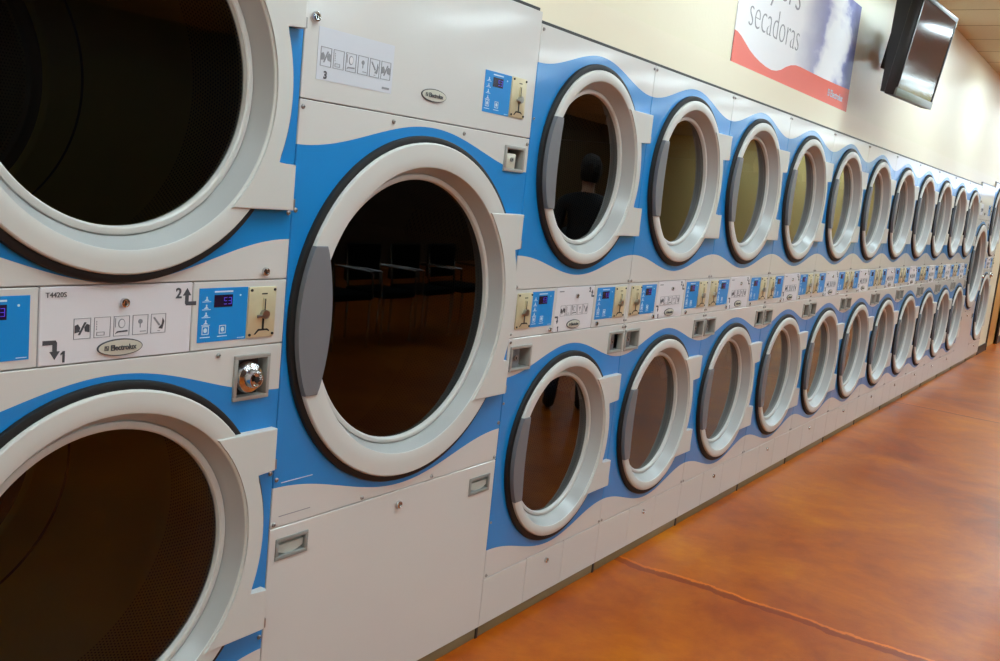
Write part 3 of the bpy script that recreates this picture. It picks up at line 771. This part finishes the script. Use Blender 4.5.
# ------------------------------------------------------------------ banner
px0, px1, pz0, pz1 = 1.567, 3.435, 2.119, 2.722
pc = (px0+px1)/2
b = MB()
b.box(px0-pc, px1-pc, -.004, .0, -.3, -.3+pz1-pz0, M['poster'])
po = tag(b.build('banner', None, (pc, .0295, pz0+.3)), 'printed banner with clouds and a coral wave on the wall above the dryers', 'banner')
mb = MB()
wv = [(1.567, 2.252), (1.60, 2.250), (1.645, 2.240), (1.70, 2.222), (1.768, 2.199), (1.84, 2.182), (1.914, 2.170), (2.0, 2.161), (2.08, 2.158), (2.15, 2.165), (2.214, 2.179), (2.28, 2.203), (2.35, 2.222), (2.42, 2.233), (2.494, 2.236), (2.7, 2.236), (2.9, 2.237), (3.15, 2.241), (3.435, 2.248)]
mb.prism([(x-pc, z-pz0-.3) for x, z in [(px0, pz0)]+[(px1, pz0)]+wv[::-1]], -.0052, -.002, M['red'])
mb.build('coral_wave', po)
mb = MB()
text_into(mb, 'dryers', .235, M['inkg'], 2.375-pc, 2.482-pz0-.3, -.0050, sx=1.10, align='RIGHT', off=-.0042)
mb.build('large_lettering', po); mb = MB()
text_into(mb, 'secadoras', .200, M['inkg'], 1.700-pc, 2.298-pz0-.3, -.0050, sx=.91, align='LEFT', off=-.0045)
mb.build('small_lettering', po)
mb = MB(); emblem(mb, 3.035-pc, 2.181-pz0-.3, .018, -.0062, M['print'])
text_into(mb, 'Electrolux', .054, M['print'], 3.068-pc, 2.163-pz0-.3, -.0062, sx=1.12, align='LEFT', off=.0006)
mb.build('maker_logo', po)

# ------------------------------------------------------------------ television
tv = empty('television', (3.80, -.300, 2.513), 'dark flat television tilted down on a wall bracket, right of the banner', 'television', rot=(math.radians(8.5), math.radians(-1.3), math.radians(-2)))
W2, H2 = .425, .285
mb = MB(); mb.box(-W2, W2, .002, .060, -H2, H2, M['black'], .008)
q = [(x, y, z) for x in (-W2+.01, W2-.01) for y, z in ((.058, -H2+.01), (.058, H2-.01), (.150, H2-.01), (.085, -H2+.01))]
for f in ((0, 1, 2, 3), (4, 5, 6, 7), (0, 1, 5, 4), (1, 2, 6, 5), (2, 3, 7, 6), (3, 0, 4, 7)): mb.face([q[i] for i in f], M['black'])
bmesh.ops.remove_doubles(mb.bm, verts=mb.bm.verts[:], dist=1e-6)
mb.build('television_housing', tv)
mb = MB()
for a, b, c, d in ((-W2, W2, H2-.028, H2), (-W2, -W2+.022, -H2+.045, H2-.028), (W2-.022, W2, -H2+.045, H2-.028)): mb.box(a, b, -.006, .004, c, d, M['black'], .002)
mb.build('bezel', tv)
mb = MB(); mb.box(-W2, W2, -.010, .004, -H2, -H2+.045, M['tvlip'], .003); mb.build('speaker_bar', tv)
mb = MB(); mb.box(-W2+.022, W2-.022, -.002, .003, -H2+.045, H2-.028, M['tvscreen']); mb.build('screen', tv)
mb = MB(); mb.box(.16, .38, .095, .135, -.12, .14, M['black'], .004)
mb.box(.23, .31, .13, .29, -.03, .05, M['black'], .006); mb.box(.20, .34, .285, .3125, -.10, .14, M['black'], .004)
mb.build('wall_bracket', tv)

# ------------------------------------------------------------------ things across the room, seen only as reflections in the door glass
ch0 = None
for k in range(4):
    lab = 'black chair with chrome legs across the room, %s from the near end of its row' % ORD[k]
    if ch0 is None:
        ch0 = empty('waiting_chair', (0, 0, 0), lab, 'chair', 'waiting chairs across the room')
        mb = MB(); mb.box(-.24, .24, -.24, .24, .42, .48, M['fabric'], .02); mb.build('seat', ch0)
        mb = MB(); mb.box(-.23, .23, -.29, -.24, .52, .86, M['fabric'], .02); mb.build('backrest', ch0)
        for sx in (-.22, .22):
            mb = MB(); mb.tube([(sx, .22, .0), (sx, .22, .43)], .012, M['chrome']); mb.build('leg', ch0)
            mb = MB(); mb.tube([(sx, -.22, .0), (sx, -.22, .43), (sx, -.27, .84)], .012, M['chrome']); mb.build('leg', ch0)
        mb = MB(); mb.tube([(-.25, -.24, .66), (-.25, .2, .66), (-.25, .22, .43)], .012, M['chrome']); mb.tube([(.25, -.24, .66), (.25, .2, .66), (.25, .22, .43)], .012, M['chrome']); mb.build('armrest', ch0)
        o = ch0
    else: o = copy_tree(ch0); o['label'] = lab
    o.location = (3.3+.62*k, -3.9, 0)

# ------------------------------------------------------------------ the person mirrored in the first upper door
def person(loc, rz, label):
    r = empty('person', loc, label, 'person', rot=(0, 0, rz))
    V = []; E = []
    def v(p, rx, ry=None, par=None):
        V.append((p, rx, ry or rx))
        if par is not None: E.append((par, len(V)-1))
        return len(V)-1
    pel = v((0, 0, .96), .168, .122)
    sp = v((0, .01, 1.13), .150, .112, pel); ch = v((0, 0, 1.29), .168, .118, sp); ct = v((0, .01, 1.40), .120, .090, ch)
    nk = v((0, .010, 1.475), .050, .052, ct); h0 = v((0, -.028, 1.560), .058, .070, nk); h1 = v((0, -.010, 1.635), .078, .098, h0); h2 = v((0, .0, 1.695), .064, .080, h1)
    v((0, -.118, 1.612), .012, .014, h1)
    for sx in (-1, 1): v((sx*.082, .005, 1.628), .009, .018, h1)
    hands = []; fds = []
    for sx in (-1, 1):
        sh = v((sx*.190, .01, 1.405), .064, .064, ct)
        if sx < 0: el, wr, pa, fd = (sx*.235, -.02, 1.13), (sx*.11, -.24, 1.20), (sx*.075, -.305, 1.225), Vector((.35*1, -.9, .15))
        else: el, wr, pa, fd = (sx*.262, .025, 1.12), (sx*.268, -.045, .88), (sx*.268, -.062, .805), Vector((0, -.12, -1))
        e = v(el, .050, .052, sh); v0 = tuple(.3*a+.7*b for a, b in zip(el, wr)); cfv = v(v0, .040, .040, e); w = v(wr, .028, .025, cfv); p = v(pa, .034, .020, w); hands.append(Vector(pa))
        fd.normalize(); fds.append(fd); side = fd.cross(Vector((sx, 0, 0))).normalized() if sx > 0 else fd.cross(Vector((0, 0, 1))).normalized()
        for k, ln in enumerate((.070, .080, .075, .058)):
            b = Vector(pa)+fd*.045+side*(k-1.5)*.021; curl = Vector((-sx*.25, 0, 0)) if sx > 0 else Vector((0, 0, -.3))
            a = v(tuple(b), .0095, .0095, p); c = v(tuple(b+fd*ln*.55), .0085, .0085, a); v(tuple(b+(fd+curl).normalized()*ln), .0075, .0075, c)
        b = Vector(pa)-side*.036+fd*.005; a = v(tuple(b), .011, .011, p); v(tuple(b-side*.018+fd*.045), .009, .009, a)
    for sx in (-1, 1):
        hp = v((sx*.098, 0, .84), .098, .104, pel); kn = v((sx*.118, -.018, .49), .070, .074, hp); cf = v((sx*.122, .020, .34), .064, .070, kn); an = v((sx*.126, .022, .11), .050, .054, cf)
        he = v((sx*.128, .012, .052), .044, .050, an); ft = v((sx*.136, -.09, .046), .048, .044, he); v((sx*.143, -.175, .036), .046, .034, ft)
    me = bpy.data.meshes.new('body'); me.from_pydata([q[0] for q in V], E, []); o = bpy.data.objects.new('body', me); C.objects.link(o)
    md = o.modifiers.new('skin', 'SKIN'); md.use_smooth_shade = True
    for q, (p, rx, ry) in zip(me.skin_vertices[0].data, V): q.radius = (rx, ry)
    me.skin_vertices[0].data[0].use_root = True
    o.modifiers.new('sub', 'SUBSURF').levels = 2
    dg = bpy.context.evaluated_depsgraph_get(); dg.update(); m2 = bpy.data.meshes.new_from_object(o.evaluated_get(dg)); m2.name = 'body'
    bpy.data.objects.remove(o)
    for m in ('jacket', 'skin', 'black', 'jeans'): m2.materials.append(M[m])
    for p in m2.polygons:
        c = p.center; p.use_smooth = True
        p.material_index = 1 if c.z > 1.485 or min((c-h).length for h in hands) < .085 or min((c-h-f*.06).length for h, f in zip(hands, fds)) < .085 else (2 if c.z < .10 else (3 if c.z < .90 and abs(c.x) < .235 else 0))
    b = bpy.data.objects.new('body', m2); C.objects.link(b); b.parent = r
    mb = MB(); bmesh.ops.create_uvsphere(mb.bm, u_segments=32, v_segments=20, radius=1)
    for q in list(mb.bm.verts):
        if (q.co.y < -.30 and q.co.z < .42) or q.co.z < -.80 or (abs(q.co.x) > .55 and q.co.y < .05 and q.co.z < .0): mb.bm.verts.remove(q)
        else:
            k = 1+.035*math.sin(9*q.co.x+3*q.co.z)*math.cos(7*q.co.y+5*q.co.z)
            q.co = Vector((q.co.x*.094*k, .010+q.co.y*.112*k, 1.652+q.co.z*(.104 if q.co.z > 0 else .135)*k))
    mb.mi(M['hair']); hr = mb.build('hair', r); sd = hr.modifiers.new('thick', 'SOLIDIFY'); sd.thickness = .012
    for sx in (-1, 1):
        mb = MB(); bmesh.ops.create_uvsphere(mb.bm, u_segments=12, v_segments=8, radius=.008); mb.mi(M['black'])
        mb.build('eye', r, (sx*.031, -.099, 1.642))
    mb = MB(); mb.box(-.022, .022, -.098, -.085, 1.568, 1.576, mat('lips', lin(150, 84, 76), .5), .003); mb.build('mouth', r)
    return r
person((3.2, -1.5, 0), math.radians(55), 'person with dark hair and dark clothes standing in the aisle, mirrored in a door')

# ------------------------------------------------------------------ camera, light, colour
cam = bpy.data.cameras.new('camera'); co = bpy.data.objects.new('camera', cam); C.objects.link(co)
cam.sensor_width = 36; cam.sensor_fit = 'HORIZONTAL'; cam.lens = .9646539*36; cam.clip_start = .02
R = Matrix(((0.56323632, 0.06752253, -0.82353237), (-0.81991557, 0.16928607, -0.5468827), (0.10248566, 0.98325121, 0.15071083)))
co.matrix_world = Matrix.Translation((-2.53065417, -1.6439946, 1.49600147)) @ R.to_4x4()
sc = bpy.context.scene; sc.camera = co
wd = bpy.data.worlds.new('daylight'); sc.world = wd; wd.use_nodes = True
bg = wd.node_tree.nodes['Background']; bg.inputs['Color'].default_value = (.62, .74, 1., 1); bg.inputs['Strength'].default_value = 5.
sc.view_settings.view_transform = 'Standard'; sc.view_settings.look = 'None'
sc.view_settings.exposure = -.05; sc.view_settings.gamma = 1; sc.view_settings.use_curve_mapping = False
sc.cycles.max_bounces = 8; sc.cycles.transparent_max_bounces = 12; sc.cycles.caustics_reflective = True
